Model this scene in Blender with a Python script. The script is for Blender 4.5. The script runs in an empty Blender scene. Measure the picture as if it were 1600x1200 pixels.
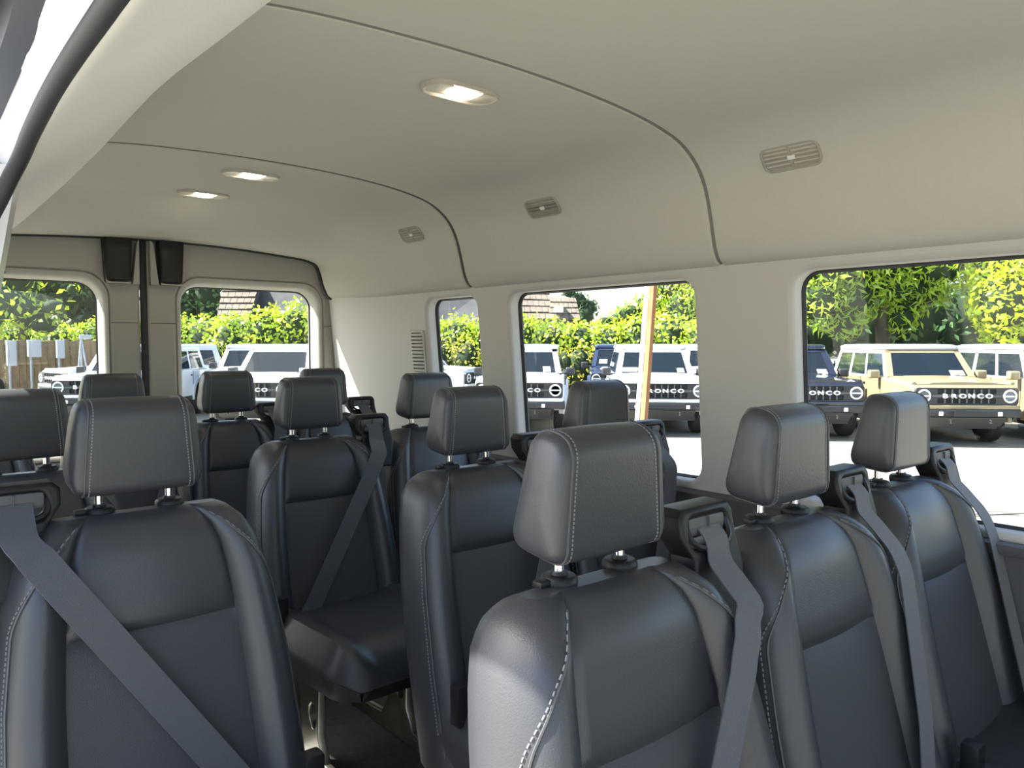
import bpy, bmesh, math, random
import numpy as np
from mathutils import Matrix, Vector
random.seed(7); np.random.seed(7)
C = bpy.context.scene
COL = C.collection
R = math.radians
# ------------------------------------------------------------------ camera, sky, sun, exposure
YAW, PITCH, F, ZC = R(40.3), R(3.0), 1200.0, 1.85
cam_d = bpy.data.cameras.new('camera'); cam = bpy.data.objects.new('camera', cam_d); COL.objects.link(cam)
cam_d.sensor_width = 36; cam_d.lens = 36 * F / 1600; cam_d.clip_start = 0.02; cam_d.clip_end = 500
cam.location = (0, 0, ZC); cam.rotation_euler = (R(90) - PITCH, 0, -YAW)
C.camera = cam
SUN_EL = R(47)          # the sun stands over the rear passenger corner (-x, +y)
w = bpy.data.worlds.new('world'); C.world = w; w.use_nodes = True
nt = w.node_tree; bg = nt.nodes['Background']
sky = nt.nodes.new('ShaderNodeTexSky'); sky.sky_type = 'NISHITA'; sky.sun_disc = False
sky.sun_elevation = SUN_EL; sky.sun_rotation = R(-44); sky.air_density = 1.0; sky.dust_density = 2.5; sky.ozone_density = 1.0
nt.links.new(sky.outputs[0], bg.inputs[0]); bg.inputs[1].default_value = 0.20
sl = bpy.data.lights.new('sun', 'SUN'); sl.energy = 10.0; sl.angle = R(0.8); sl.color = (1.0, 0.95, 0.87)
so = bpy.data.objects.new('sun', sl); COL.objects.link(so)
sd = Vector((-math.cos(SUN_EL) * math.sin(R(44)), math.cos(SUN_EL) * math.cos(R(44)), math.sin(SUN_EL)))
so.rotation_euler = sd.to_track_quat('Z', 'Y').to_euler(); so.location = (-20, 20, 30)
vs = C.view_settings
vs.view_transform = 'Standard'; vs.look = 'None'; vs.gamma = 1; vs.exposure = 1.5; vs.use_curve_mapping = False

FW = Vector((math.sin(YAW), math.cos(YAW), 0)); RT = Vector((math.cos(YAW), -math.sin(YAW), 0)); UP = Vector((0, 0, 1))
def P(px, py, x=None, y=None, z=None, d=None):
    """Point of the place seen at photograph pixel (px,py) that lies in the given plane (van coordinates)."""
    u = (px - 800) / F; v = (600 - py) / F
    dr = RT * u + FW * (math.cos(PITCH) + v * math.sin(PITCH)) + UP * (v * math.cos(PITCH) - math.sin(PITCH))
    if x is not None: k = x / dr.x
    elif y is not None: k = y / dr.y
    elif z is not None: k = (z - ZC) / dr.z
    else: k = d / dr.dot(FW)
    return Vector((0, 0, ZC)) + dr * k
def G(px, d):
    """Ground point at column px, at forward distance d."""
    u = (px - 800) / F
    q = (FW + RT * u) * d
    return Vector((q.x, q.y, 0))

# ------------------------------------------------------------------ materials
MATS = {}
def pbr(name, col, rough=.5, metal=0.0, noise=0, amount=.15, bump=0, bscale=200, spec=.5, col2=None, coat=0, sheen=0):
    if name in MATS: return MATS[name]
    m = bpy.data.materials.new(name); m.use_nodes = True; n = m.node_tree.nodes; l = m.node_tree.links
    b = n['Principled BSDF']
    b.inputs['Base Color'].default_value = (*col, 1); b.inputs['Roughness'].default_value = rough
    b.inputs['Metallic'].default_value = metal; b.inputs['Specular IOR Level'].default_value = spec
    if coat: b.inputs['Coat Weight'].default_value = coat; b.inputs['Coat Roughness'].default_value = .05
    if sheen: b.inputs['Sheen Weight'].default_value = sheen
    tc = n.new('ShaderNodeTexCoord')
    if noise:
        t = n.new('ShaderNodeTexNoise'); t.inputs['Scale'].default_value = noise; t.inputs['Detail'].default_value = 6
        l.new(tc.outputs['Object'], t.inputs['Vector'])
        mx = n.new('ShaderNodeMix'); mx.data_type = 'RGBA'
        c2 = col2 or tuple(c * (1 - amount) for c in col)
        mx.inputs[6].default_value = (*col, 1); mx.inputs[7].default_value = (*c2, 1)
        rp = n.new('ShaderNodeMapRange'); rp.inputs[1].default_value = .35; rp.inputs[2].default_value = .65
        l.new(t.outputs[0], rp.inputs[0]); l.new(rp.outputs[0], mx.inputs[0]); l.new(mx.outputs[2], b.inputs['Base Color'])
    if bump:
        t = n.new('ShaderNodeTexNoise'); t.inputs['Scale'].default_value = bscale; t.inputs['Detail'].default_value = 3
        l.new(tc.outputs['Object'], t.inputs['Vector'])
        bp = n.new('ShaderNodeBump'); bp.inputs['Strength'].default_value = bump; bp.inputs['Distance'].default_value = .002
        l.new(t.outputs[0], bp.inputs['Height']); l.new(bp.outputs[0], b.inputs['Normal'])
    MATS[name] = m; return m
def emit(name, col, s):
    m = bpy.data.materials.new(name); m.use_nodes = True; b = m.node_tree.nodes['Principled BSDF']
    b.inputs['Base Color'].default_value = (*col, 1); b.inputs['Emission Color'].default_value = (*col, 1); b.inputs['Emission Strength'].default_value = s
    return m
def glass_mat(name, tint=(1, 1, 1), refl=.05):
    m = bpy.data.materials.new(name); m.use_nodes = True; n = m.node_tree.nodes; l = m.node_tree.links
    n.clear(); o = n.new('ShaderNodeOutputMaterial'); t = n.new('ShaderNodeBsdfTransparent'); t.inputs[0].default_value = (*tint, 1)
    g = n.new('ShaderNodeBsdfGlossy'); g.inputs['Roughness'].default_value = .02
    x = n.new('ShaderNodeMixShader'); x.inputs[0].default_value = refl
    l.new(t.outputs[0], x.inputs[1]); l.new(g.outputs[0], x.inputs[2]); l.new(x.outputs[0], o.inputs[0]); return m
def leaf_mat(name, c1, c2, c3, scale=1.2, trans=.45):
    m = bpy.data.materials.new(name); m.use_nodes = True; n = m.node_tree.nodes; l = m.node_tree.links
    n.clear(); o = n.new('ShaderNodeOutputMaterial')
    tc = n.new('ShaderNodeTexCoord'); t = n.new('ShaderNodeTexNoise'); t.inputs['Scale'].default_value = scale; t.inputs['Detail'].default_value = 8; t.inputs['Roughness'].default_value = .75
    l.new(tc.outputs['Object'], t.inputs['Vector'])
    r = n.new('ShaderNodeValToRGB'); l.new(t.outputs[0], r.inputs[0])
    e = r.color_ramp.elements; e[0].position = .34; e[0].color = (*c1, 1); e[1].position = .68; e[1].color = (*c3, 1)
    k = e.new(.5); k.color = (*c2, 1)
    d = n.new('ShaderNodeBsdfDiffuse'); tr = n.new('ShaderNodeBsdfTranslucent'); gl = n.new('ShaderNodeBsdfGlossy'); gl.inputs['Roughness'].default_value = .4
    l.new(r.outputs[0], d.inputs[0]); l.new(r.outputs[0], tr.inputs[0])
    x = n.new('ShaderNodeMixShader'); x.inputs[0].default_value = trans; l.new(d.outputs[0], x.inputs[1]); l.new(tr.outputs[0], x.inputs[2])
    y = n.new('ShaderNodeMixShader'); y.inputs[0].default_value = .05; l.new(x.outputs[0], y.inputs[1]); l.new(gl.outputs[0], y.inputs[2])
    l.new(y.outputs[0], o.inputs[0]); return m

CREAM = pbr('cream_trim', (.86, .85, .81), .7, noise=5, amount=.04, bump=.15, bscale=350)
HEADL = pbr('headliner_cloth', (.54, .527, .475), .95, noise=60, amount=.02, bump=.3, bscale=500)
PILLAR = pbr('pillar_trim', (.53, .52, .49), .6, bump=.12, bscale=400)
DOORT = pbr('rear_door_trim', (.42, .41, .37), .6, bump=.12, bscale=400)
GROOVE = pbr('dark_seam_felt', (.10, .095, .085), .9)  # dark felt for the rear joint, door trim lines and vent backs
JOINT = pbr('joint_felt', (.22, .21, .185), .9)
DGREY = pbr('dark_grey_plastic', (.085, .085, .09), .55, bump=.15, bscale=500)
BLACKP = pbr('black_plastic', (.011, .0115, .013), .45, bump=.1, bscale=500, spec=.35)
RUBBER = pbr('black_rubber', (.022, .024, .03), .6)
LEATHER = pbr('black_leather', (.038, .041, .048), .37, bump=.18, bscale=520, spec=.65)
PERF = pbr('perforated_leather', (.052, .055, .063), .52, bump=.5, bscale=700, spec=.45)
STITCH = pbr('grey_thread', (.22, .23, .25), .7)
PIPE = pbr('piping_thread', (.075, .077, .082), .5)
CHROME = pbr('chrome', (.85, .85, .85), .15, 1.0)
STEEL = pbr('zinc_steel', (.55, .53, .46), .32, 1.0, noise=12, amount=.25)
BELT = pbr('belt_webbing', (.070, .075, .088), .65, bump=.5, bscale=900, sheen=.3)
FLOORM = pbr('vinyl_floor', (.10, .10, .095), .55, noise=40, amount=.3, bump=.2, bscale=300)
WHITEP = pbr('white_van_paint', (.80, .82, .85), .25, coat=.5)
NAVYS = pbr('dark_door_channel', (.015, .020, .04), .35)
GLASS = glass_mat('van_glass', (.95, .97, .96), .045)
LAMP = emit('lit_lens', (1.0, .86, .66), 14)
LBEZ = pbr('lamp_bezel', (.46, .43, .37), .6)
VENT = pbr('vent_plastic', (.36, .34, .29), .6)
LENS = pbr('clear_lens', (.62, .58, .50), .3)

# ------------------------------------------------------------------ mesh helpers
class MB:
    def __init__(s): s.v = []; s.f = []
    def add(s, vs_, fs_):
        o = len(s.v); s.v += [tuple(p) for p in vs_]; s.f += [[i + o for i in f] for f in fs_]; return s
    def box(s, a, b):
        (x0, y0, z0), (x1, y1, z1) = a, b
        return s.add([(x0, y0, z0), (x1, y0, z0), (x1, y1, z0), (x0, y1, z0), (x0, y0, z1), (x1, y0, z1), (x1, y1, z1), (x0, y1, z1)],
                     [(3, 2, 1, 0), (4, 5, 6, 7), (0, 1, 5, 4), (1, 2, 6, 5), (2, 3, 7, 6), (3, 0, 4, 7)])
    def hexa(s, p):      # eight corners, bottom ring then top ring
        return s.add(p, [(3, 2, 1, 0), (4, 5, 6, 7), (0, 1, 5, 4), (1, 2, 6, 5), (2, 3, 7, 6), (3, 0, 4, 7)])
    def rbox(s, a, b, r=.01, seg=2, taper=None):
        bm = bmesh.new(); bmesh.ops.create_cube(bm, size=1)
        for v in bm.verts:
            v.co = Vector([(a[i] + b[i]) / 2 + v.co[i] * (b[i] - a[i]) for i in range(3)])
            if taper: v.co = Vector(taper(v.co))
        bmesh.ops.bevel(bm, geom=bm.edges[:], offset=r, segments=seg, affect='EDGES', profile=.6)
        bm.verts.index_update(); s.add([v.co[:] for v in bm.verts], [[v.index for v in f.verts] for f in bm.faces]); bm.free(); return s
    def tube(s, pts, r, n=8, closed=False, caps=True):
        pts = [Vector(p) for p in pts]; N = len(pts); rings = []
        up = None
        for i, p in enumerate(pts):
            a = pts[(i - 1) % N] if (closed or i) else p; b = pts[(i + 1) % N] if (closed or i < N - 1) else p
            t = (b - a); t = t.normalized() if t.length > 1e-9 else Vector((0, 0, 1))
            if up is None: up = t.orthogonal().normalized()
            up = (up - t * up.dot(t)); up = up.normalized() if up.length > 1e-6 else t.orthogonal().normalized()
            q = t.cross(up); rr = r[i] if isinstance(r, (list, tuple)) else r
            rings.append([p + (up * math.cos(2 * math.pi * k / n) + q * math.sin(2 * math.pi * k / n)) * rr for k in range(n)])
        vs_ = [v for g in rings for v in g]; fs_ = []
        for i in range(N if closed else N - 1):
            j = (i + 1) % N
            for k in range(n): fs_.append((i * n + k, i * n + (k + 1) % n, j * n + (k + 1) % n, j * n + k))
        if caps and not closed: fs_ += [list(range(n))[::-1], list(range((N - 1) * n, N * n))]
        return s.add(vs_, fs_)
    def cyl(s, c, axis, r, h, n=20, r2=None):
        a = Vector(axis).normalized(); c = Vector(c)
        return s.tube([c - a * h / 2, c + a * h / 2], [r, r2 if r2 is not None else r], n)
    def loops(s, Ls, closed=True, cap0=False, cap1=False):
        n = len(Ls[0]); vs_ = [v for g in Ls for v in g]; fs_ = []
        for i in range(len(Ls) - 1):
            for k in range(n if closed else n - 1):
                fs_.append((i * n + k, i * n + (k + 1) % n, (i + 1) * n + (k + 1) % n, (i + 1) * n + k))
        if cap0: fs_.append(list(range(n))[::-1])
        if cap1: fs_.append(list(range((len(Ls) - 1) * n, len(Ls) * n)))
        return s.add(vs_, fs_)
    def ribbon(s, pts, side, wd, th):
        """Flat strap: pts centre line, side vectors, half width wd, thickness th."""
        L = []
        for i, p in enumerate(pts):
            p = Vector(p); a = Vector(pts[max(i - 1, 0)]); b = Vector(pts[min(i + 1, len(pts) - 1)])
            t = (b - a).normalized(); sv = Vector(side[i] if isinstance(side, list) else side); sv = (sv - t * sv.dot(t)).normalized(); nn = t.cross(sv)
            L.append([p - sv * wd - nn * th, p + sv * wd - nn * th, p + sv * wd + nn * th, p - sv * wd + nn * th])
        return s.loops(L, True, True, True)
    def mesh(s, name, mat, smooth=True, angle=40, recalc=True):
        me = bpy.data.meshes.new(name); me.from_pydata(s.v, [], s.f); me.validate()
        if recalc:
            bm = bmesh.new(); bm.from_mesh(me); bmesh.ops.recalc_face_normals(bm, faces=bm.faces[:]); bm.to_mesh(me); bm.free()
        me.materials.append(mat)
        if smooth:
            me.shade_smooth(); me.set_sharp_from_angle(angle=R(angle))
        return me
    def build(s, name, mat, parent=None, smooth=True, angle=40, recalc=True):
        return link(name, s.mesh(name, mat, smooth, angle, recalc), parent)
def link(name, me, parent=None):
    o = bpy.data.objects.new(name, me); COL.objects.link(o)
    if parent is not None: o.parent = parent
    return o
def tag(o, label=None, cat=None, group=None, kind=None):
    if label: o['label'] = label
    if cat: o['category'] = cat
    if group: o['group'] = group
    if kind: o['kind'] = kind
    return o
def empty(name, loc=(0, 0, 0), rz=0, label=None, cat=None, group=None, kind=None):
    o = bpy.data.objects.new(name, None); COL.objects.link(o); o.empty_display_size = .1
    o.location = loc; o.rotation_euler = (0, 0, rz); return tag(o, label, cat, group, kind)
def copy_tree(o, parent=None, mats=None):
    c = o.copy(); COL.objects.link(c); c.parent = parent
    for ch in list(o.children): copy_tree(ch, c)
    return c
def shape2d(loops, depth, bevel=0, M=None, res=2):
    """2D outline with holes -> solid mesh data (verts, faces)."""
    cu = bpy.data.curves.new('tmp', 'CURVE'); cu.dimensions = '2D'; cu.fill_mode = 'BOTH'; cu.extrude = max(depth / 2 - bevel, 0); cu.bevel_depth = bevel; cu.bevel_resolution = res; cu.offset = -bevel
    for lp in loops:
        sp = cu.splines.new('POLY'); sp.points.add(len(lp) - 1); sp.use_cyclic_u = True
        for p, q in zip(sp.points, lp): p.co = (q[0], q[1], 0, 1)
    ob = bpy.data.objects.new('tmp', cu); COL.objects.link(ob)
    dg = bpy.context.evaluated_depsgraph_get(); me = bpy.data.meshes.new_from_object(ob.evaluated_get(dg))
    if M is not None: me.transform(M)
    vs_ = [v.co[:] for v in me.vertices]; fs_ = [list(p.vertices) for p in me.polygons]
    bpy.data.objects.remove(ob); bpy.data.curves.remove(cu); bpy.data.meshes.remove(me)
    return vs_, fs_
def rrect(x0, z0, x1, z1, r, n=6):
    if not isinstance(r, (list, tuple)): r = [r] * 4
    out = []
    for (cx, cz, a0, rr) in ((x1 - r[0], z0 + r[0], -90, r[0]), (x1 - r[1], z1 - r[1], 0, r[1]), (x0 + r[2], z1 - r[2], 90, r[2]), (x0 + r[3], z0 + r[3], 180, r[3])):
        for k in range(n + 1):
            a = R(a0 + 90 * k / n); out.append((cx + rr * math.cos(a), cz + rr * math.sin(a)))
    return out
def catmull(pts, n=6):
    pts = [Vector(p) for p in pts]; out = []
    for i in range(len(pts) - 1):
        a = pts[max(i - 1, 0)]; b = pts[i]; c = pts[i + 1]; d = pts[min(i + 2, len(pts) - 1)]
        for k in range(n):
            t = k / n
            out.append(.5 * (2 * b + (c - a) * t + (2 * a - 5 * b + 4 * c - d) * t * t + (3 * b - a - 3 * c + d) * t ** 3))
    out.append(pts[-1]); return out
def sstep(a, b, x):
    t = min(max((x - a) / (b - a), 0), 1); return t * t * (3 - 2 * t)
def lerp_table(T, x):
    if x <= T[0][0]: return T[0][1:]
    for a, b in zip(T, T[1:]):
        if x <= b[0]:
            k = (x - a[0]) / (b[0] - a[0]); return tuple(p + (q - p) * k for p, q in zip(a[1:], b[1:]))
    return T[-1][1:]

ZF = ZC - 1.10            # van floor height
# ------------------------------------------------------------------ setting: ground
asph = pbr('sunlit_asphalt', (.18, .172, .14), .9, noise=.45, col2=(.27, .26, .21), bump=.6, bscale=25)
g = MB().box((-80, -80, -.3), (90, 110, 0)).build('ground', asph, smooth=False); tag(g, kind='structure')
crackm = pbr('tar_seam', (.09, .09, .085), .8)
for k, (p, q) in enumerate([((1450, 812), (1640, 798)), ((1290, 838), (1450, 812))]):
    a = P(*p, z=0.0); b = P(*q, z=0.0)
    m = MB()
    pts = [a.lerp(b, t / 6) + Vector((random.uniform(-.03, .03), random.uniform(-.03, .03), .002)) for t in range(7)]
    m.ribbon(pts, (0.3, 1, 0), .018, .004); m.build('tar_seam', crackm, g)

# ------------------------------------------------------------------ setting: van shell
fl = MB().box((-.02, -2.2, ZF - .06), (1.90, 3.42, ZF)).build('floor', FLOORM, smooth=False); tag(fl, kind='structure')

# headliner: three panels with recessed joints
PROF = [(.40, .500), (.46, .520), (.58, .534), (.75, .542), (.92, .545), (1.10, .542), (1.26, .533), (1.39, .519), (1.48, .502), (1.54, .482), (1.59, .45), (1.625, .41), (1.648, .36), (1.665, .30), (1.68, .245), (1.70, .212), (1.735, .198), (1.775, .197)]
REAR = [(.36, .395), (.45, .402), (.58, .410), (.75, .418), (.92, .422), (1.10, .420), (1.26, .414), (1.39, .405), (1.48, .398), (1.54, .393), (1.595, .385), (1.64, .365), (1.66, .32), (1.67, .28), (1.685, .245), (1.70, .222), (1.735, .208), (1.775, .207)]
prof = catmull([(a, b, 0) for a, b in PROF], 3); rear = catmull([(a, b, 0) for a, b in REAR], 3)
def hl_loop(y, dz=0.0):
    k = sstep(2.93, 3.24, y); out = []
    for a, b in zip(prof, rear):
        q = a.lerp(b, k); out.append((q.x, y, ZC + q.y + dz))
    return out
ceil = empty('ceiling', (0, 0, 0), kind='structure')
SEAM1, SEAM2 = 1.18, 2.25
def hl_panel(y0, y1):
    ys = [y0, y0 + .002, y0 + .004, y0 + .006, y0 + .009, y0 + .014] + list(np.linspace(y0 + .05, y1 - .05, max(4, int((y1 - y0) / .07)))) + [y1 - .014, y1 - .009, y1 - .006, y1 - .004, y1 - .002, y1]
    def edge(y):     # edges roll outward into the joint
        d = min(y - y0, y1 - y); return .008 * max(0, 1 - d / .006) ** 1.8
    L = []
    for y in ys:
        e = edge(y); lp = hl_loop(y)
        L.append([(p[0] + (e if p[0] > 1.5 else 0), p[1], p[2] + e) for p in lp])
    L.insert(0, [(p[0], p[1], p[2] + .03) for p in L[0]]); L.append([(p[0], p[1], p[2] + .03) for p in L[-1]])
    m = MB().loops(L, closed=False)
    o = m.build('headliner_panel', HEADL, ceil, angle=60); return o
hl_panel(-2.2, SEAM1 - .003); hl_panel(SEAM1 + .003, SEAM2 - .007); hl_panel(SEAM2 + .007, 3.345)
for sy in (SEAM1, SEAM2):
    L = [[(p[0] + (.004 if p[0] > 1.5 else 0), p[1], p[2] + .0022) for p in hl_loop(sy + e)] for e in (-.02, .02)]
    MB().loops(L, closed=False).build('joint_strip', GROOVE if sy > 2 else JOINT, ceil)
MB().tube([(p[0], p[1] + .012, p[2] + .006) for p in hl_loop(3.345)], .012, 6).build('edge_seal', RUBBER, ceil)
# outer roof skin closes the shell
L = []
for y in (-2.3, -1, 0, 1, 2, 3, 3.46):
    L.append([(x, y, ZC + z) for x, z in ((.05, .34), (.10, .50), (.25, .60), (.6, .645), (.92, .655), (1.3, .645), (1.62, .60), (1.78, .46), (1.86, .22))])
MB().loops(L, closed=False).build('roof_skin', WHITEP, ceil)
# small clips on the headliner
for px, py in ((1012, 213), (634, 312)):
    q = P(px, py, z=ZC + .512); MB().rbox((-.016, -.006, -.004), (.016, .006, .004), .003).build('headliner_clip', HEADL, ceil).location = q

# driver's side wall with its window openings  (image right)
WIN = [(-.75, .985), (1.275, 2.05), (2.235, 2.56)]
ZT, ZB = .176, -.385
SH = .085                                        # the side leans outward towards the floor
def lean(x, z): return x - SH * (z - ZC)
def wall_panel(name, xin, xout, outline, holes, mat, bev):
    v, f = shape2d([outline] + holes, xout - xin, bev)
    m = MB(); m.add([(lean((xin + xout) / 2 - p[2], p[1] + ZC), p[0], p[1] + ZC) for p in v], f)
    return m.build(name, mat)
wr = wall_panel('wall_right', 1.735, 1.80, [(-2.2, -.45), (3.39, -.45), (3.39, .23), (-2.2, .23)],
                [rrect(a, ZB, b, ZT, .05) for a, b in WIN], PILLAR, .014); tag(wr, kind='structure')
low = MB()
sec = [(1.80, .0), (1.735, 0), (1.722, -.012), (1.725, -.10), (1.74, -.30), (1.735, -.345), (1.70, -.36), (1.69, -.40), (1.70, -.68), (1.86, -.70)]
low.loops([[(a + .035, y, ZC - .405 + b) for a, b in sec] for y in np.linspace(-2.2, 3.39, 14)], closed=True, cap0=True, cap1=True)
low.build('lower_trim', DGREY, wr, angle=35)
sill = MB().rbox((1.735, -.8, ZC - .425), (1.80, 1.0, ZC - .402), .008); sill.build('window_sill', DGREY, wr)
og = empty('outlet_grille', (lean(1.735, ZC - .03) - .003, 2.635, ZC - .03)); og.parent = wr; og.rotation_euler = (0, -SH, 0)
gm = MB(); v, f = shape2d([rrect(-.05, -.10, .05, .085, .012), rrect(-.04, -.085, .04, .075, .012)], .008, .002)
gm.add([(-p[2], p[0], p[1]) for p in v], f).build('grille_frame', PILLAR, og)
MB().box((.002, -.045, -.09), (.004, .045, .08)).build('grille_back', DGREY, og)
sl0 = MB().rbox((-.006, -.04, -.0042), (.002, .04, .0042), .0015).mesh('slat', PILLAR)
for k in range(11): link('slat', sl0, og).location = (0, 0, -.078 + k * .0145)

def side_window(n, y0, y1, xg, sgn=1):
    wn = MB(); v, f = shape2d([rrect(y0 - .02, ZB - .02, y1 + .02, ZT + .02, .06)], .005)
    wn.add([(xg - sgn * SH * p[1], p[0], p[1] + ZC) for p in v], f)
    o = wn.build('window_%d' % n, GLASS, smooth=False); tag(o, kind='structure')
    pts = [(xg - sgn * (.006 + SH * q[1]), q[0], ZC + q[1]) for q in rrect(y0 - .002, ZB - .002, y1 + .002, ZT + .002, .052, 8)]
    MB().tube(pts, .0095, 6, closed=True).build('window_seal', RUBBER, o); return o
for i, (a, b) in enumerate(WIN): side_window(i + 1, a, b, 1.792)

# passenger side behind the sliding door opening (image left edge)
def leanl(x, z): return x + SH * (z - ZC)
v, f = shape2d([[(1.34, -.45), (3.39, -.45), (3.39, .23), (1.34, .23)], rrect(1.62, ZB, 2.28, ZT, .05), rrect(2.42, ZB, 2.75, ZT, .05)], .06, .012)
wl = MB().add([(leanl(.10 + p[2], p[1] + ZC), p[0], p[1] + ZC) for p in v], f).build('wall_left', PILLAR); tag(wl, kind='structure')
MB().hexa([(-.10, 1.34, ZF), (.06, 1.34, ZF), (.06, 3.39, ZF), (-.10, 3.39, ZF), (-.02, 1.34, ZC - .44), (.10, 1.34, ZC - .44), (.10, 3.39, ZC - .44), (-.02, 3.39, ZC - .44)]).build('lower_trim', DGREY, wl)
side_window(4, 1.62, 2.28, .075, -1); side_window(5, 2.42, 2.75, .075, -1)
# white painted jamb of the sliding door
jm = MB().loops([[(xa, 1.285, z), (xb, 1.285, z), (xb + .012, 1.335, z), (xa, 1.335, z)] for xa, xb, z in ((-.16, .03, ZF), (-.12, .055, ZC - .5), (-.05, .115, ZC - .1), (-.02, .155, ZC + .12), (0, .178, ZC + .25))], True, True, True).build('trim_1', WHITEP, angle=30); tag(jm, kind='structure')

# cream header trim over the sliding door, seal, painted flange, dark channel
ST = [(-2.2, .385, .402, .176, .272), (.50, .385, .402, .176, .272), (.85, .385, .400, .176, .268), (1.0, .375, .393, .176, .262), (1.2, .362, .386, .178, .250), (1.34, .358, .378, .182, .236), (1.55, .352, .360, .165, .215), (1.75, .335, .325, .155, .18), (2.0, .275, .255, .15, .18), (2.3, .225, .225, .145, .18), (3.38, .20, .24, .13, .18)]
L = []
for y in np.linspace(-2.2, 3.36, 72):
    bx, bz, sx, sz = lerp_table(ST, y)
    pts = catmull([(.47, .535, 0), (bx + .055, bz + .075, 0), (bx + .012, bz + .022, 0), (bx - .012, bz - .006, 0), ((bx * .62 + sx * .38), bz * .62 + sz * .38 + .002, 0), ((bx * .25 + sx * .75), bz * .25 + sz * .75 + .003, 0), (sx, sz, 0), (sx - .012, sz + .012, 0)], 4)
    L.append([(p.x, y, ZC + p.y) for p in pts])
hd = MB().loops(L, closed=False).build('trim_2', CREAM, angle=60); tag(hd, kind='structure')
sp = catmull([(.165, -2.2, .278), (.165, .3, .278), (.165, .75, .276), (.166, .95, .270), (.168, 1.10, .258), (.168, 1.19, .242), (.155, 1.245, .205), (.115, 1.26, .1), (.075, 1.26, -.1), (.01, 1.26, -.5), (-.06, 1.26, -1.05)], 6)
sealo = MB().tube([(p.x, p.y, ZC + p.z) for p in sp], .0105, 10).build('trim_3', RUBBER); tag(sealo, kind='structure')
fl2 = []
for y in np.linspace(-2.2, 1.32, 40):
    _, _, sx, sz = lerp_table(ST, y); wd = .085 * (1 - sstep(.45, 1.0, y)) + .004
    fl2.append([(sx - .012, y, ZC + sz + .014), (sx - .02, y, ZC + sz + .02 + wd * .3), (sx - .035, y, ZC + sz + .025 + wd)])
flo = MB().loops(fl2, closed=False).build('trim_4', WHITEP); tag(flo, kind='structure')
ch = []
for y in np.linspace(-2.2, 1.36, 40):
    _, _, sx, sz = lerp_table(ST, y); wd = .085 * (1 - sstep(.45, 1.0, y)) + .004
    ch.append([(sx - .034, y, ZC + sz + .024 + wd), (sx - .055, y, ZC + sz + .035 + wd), (sx - .07, y, ZC + sz + .10 + wd), (sx - .09, y, ZC + sz + .20 + wd)])
cho = MB().loops(ch, closed=False).build('trim_5', NAVYS); tag(cho, kind='structure')

# rear doors ------------------------------------------------------------------
YD = 3.385
def resample(loop, n):
    pts = [Vector(p) for p in loop]; pts.append(pts[0]); ds = [0]
    for a, b in zip(pts, pts[1:]): ds.append(ds[-1] + (b - a).length)
    out = []; j = 0
    for k in range(n):
        t = ds[-1] * k / n
        while ds[j + 1] < t: j += 1
        out.append(pts[j].lerp(pts[j + 1], (t - ds[j]) / max(ds[j + 1] - ds[j], 1e-9)))
    return out
def rear_door(n, x0, x1, gx0, gx1, ox0, ox1):
    v, f = shape2d([rrect(x0, -1.08, x1, .47, .05), rrect(ox0, -.46, ox1, .285, .10, 8)], .05, .012)
    o = MB().add([(p[0], YD + .025 - p[2], p[1] + ZC) for p in v], f).build('door_%d' % n, DOORT); tag(o, kind='structure')
    A = [Vector((p[0], p[1], 0)) for p in rrect(ox0, -.46, ox1, .285, .10, 8)]; B = [Vector((p[0], p[1], 0)) for p in rrect(gx0, -.42, gx1, .245, .08, 8)]
    ls = []
    for t, yy in ((0, 0.012), (.12, .004), (.5, .012), (.75, .03), (1, .10)):
        ls.append([(a.x + (b.x - a.x) * t, YD + yy, ZC + a.y + (b.y - a.y) * t) for a, b in zip(A, B)])
    MB().loops(ls).build('window_reveal', DOORT, o, angle=50)
    v, f = shape2d([rrect(gx0 - .03, -.45, gx1 + .03, .275, .09)], .005)
    MB().add([(p[0], YD + .094 - p[2], p[1] + ZC) for p in v], f).build('window_glass', GLASS, o, smooth=False)
    MB().tube([(p[0], YD + .088, ZC + p[1]) for p in rrect(gx0 - .002, -.422, gx1 + .002, .247, .08, 8)], .006, 6, closed=True).build('window_seal', RUBBER, o)
    # joint line between the upper and lower door trim
    for a, b in ((x0 + .012, ox0 - .004), (ox1 + .004, x1 - .012)):
        if b - a > .03: MB().box((a, YD - .0012, ZC + .083), (b, YD + .004, ZC + .086)).build('trim_joint', GROOVE, o)
    return o
d2 = rear_door(2, .905, 1.765, 1.055, 1.66, 1.02, 1.69)
d1 = rear_door(1, .03, .880, .16, .735, .09, .765)
MB().tube([(.893, YD + .005, ZC - 1.0), (.893, YD + .005, ZC + .44)], .014, 8).build('centre_seal', RUBBER, d2)
MB().tube([(1.775, YD - .008, ZC - 1.0), (1.775, YD - .008, ZC + .28), (1.755, YD - .008, ZC + .36)], .011, 8).build('edge_seal', RUBBER, d2)
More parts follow.
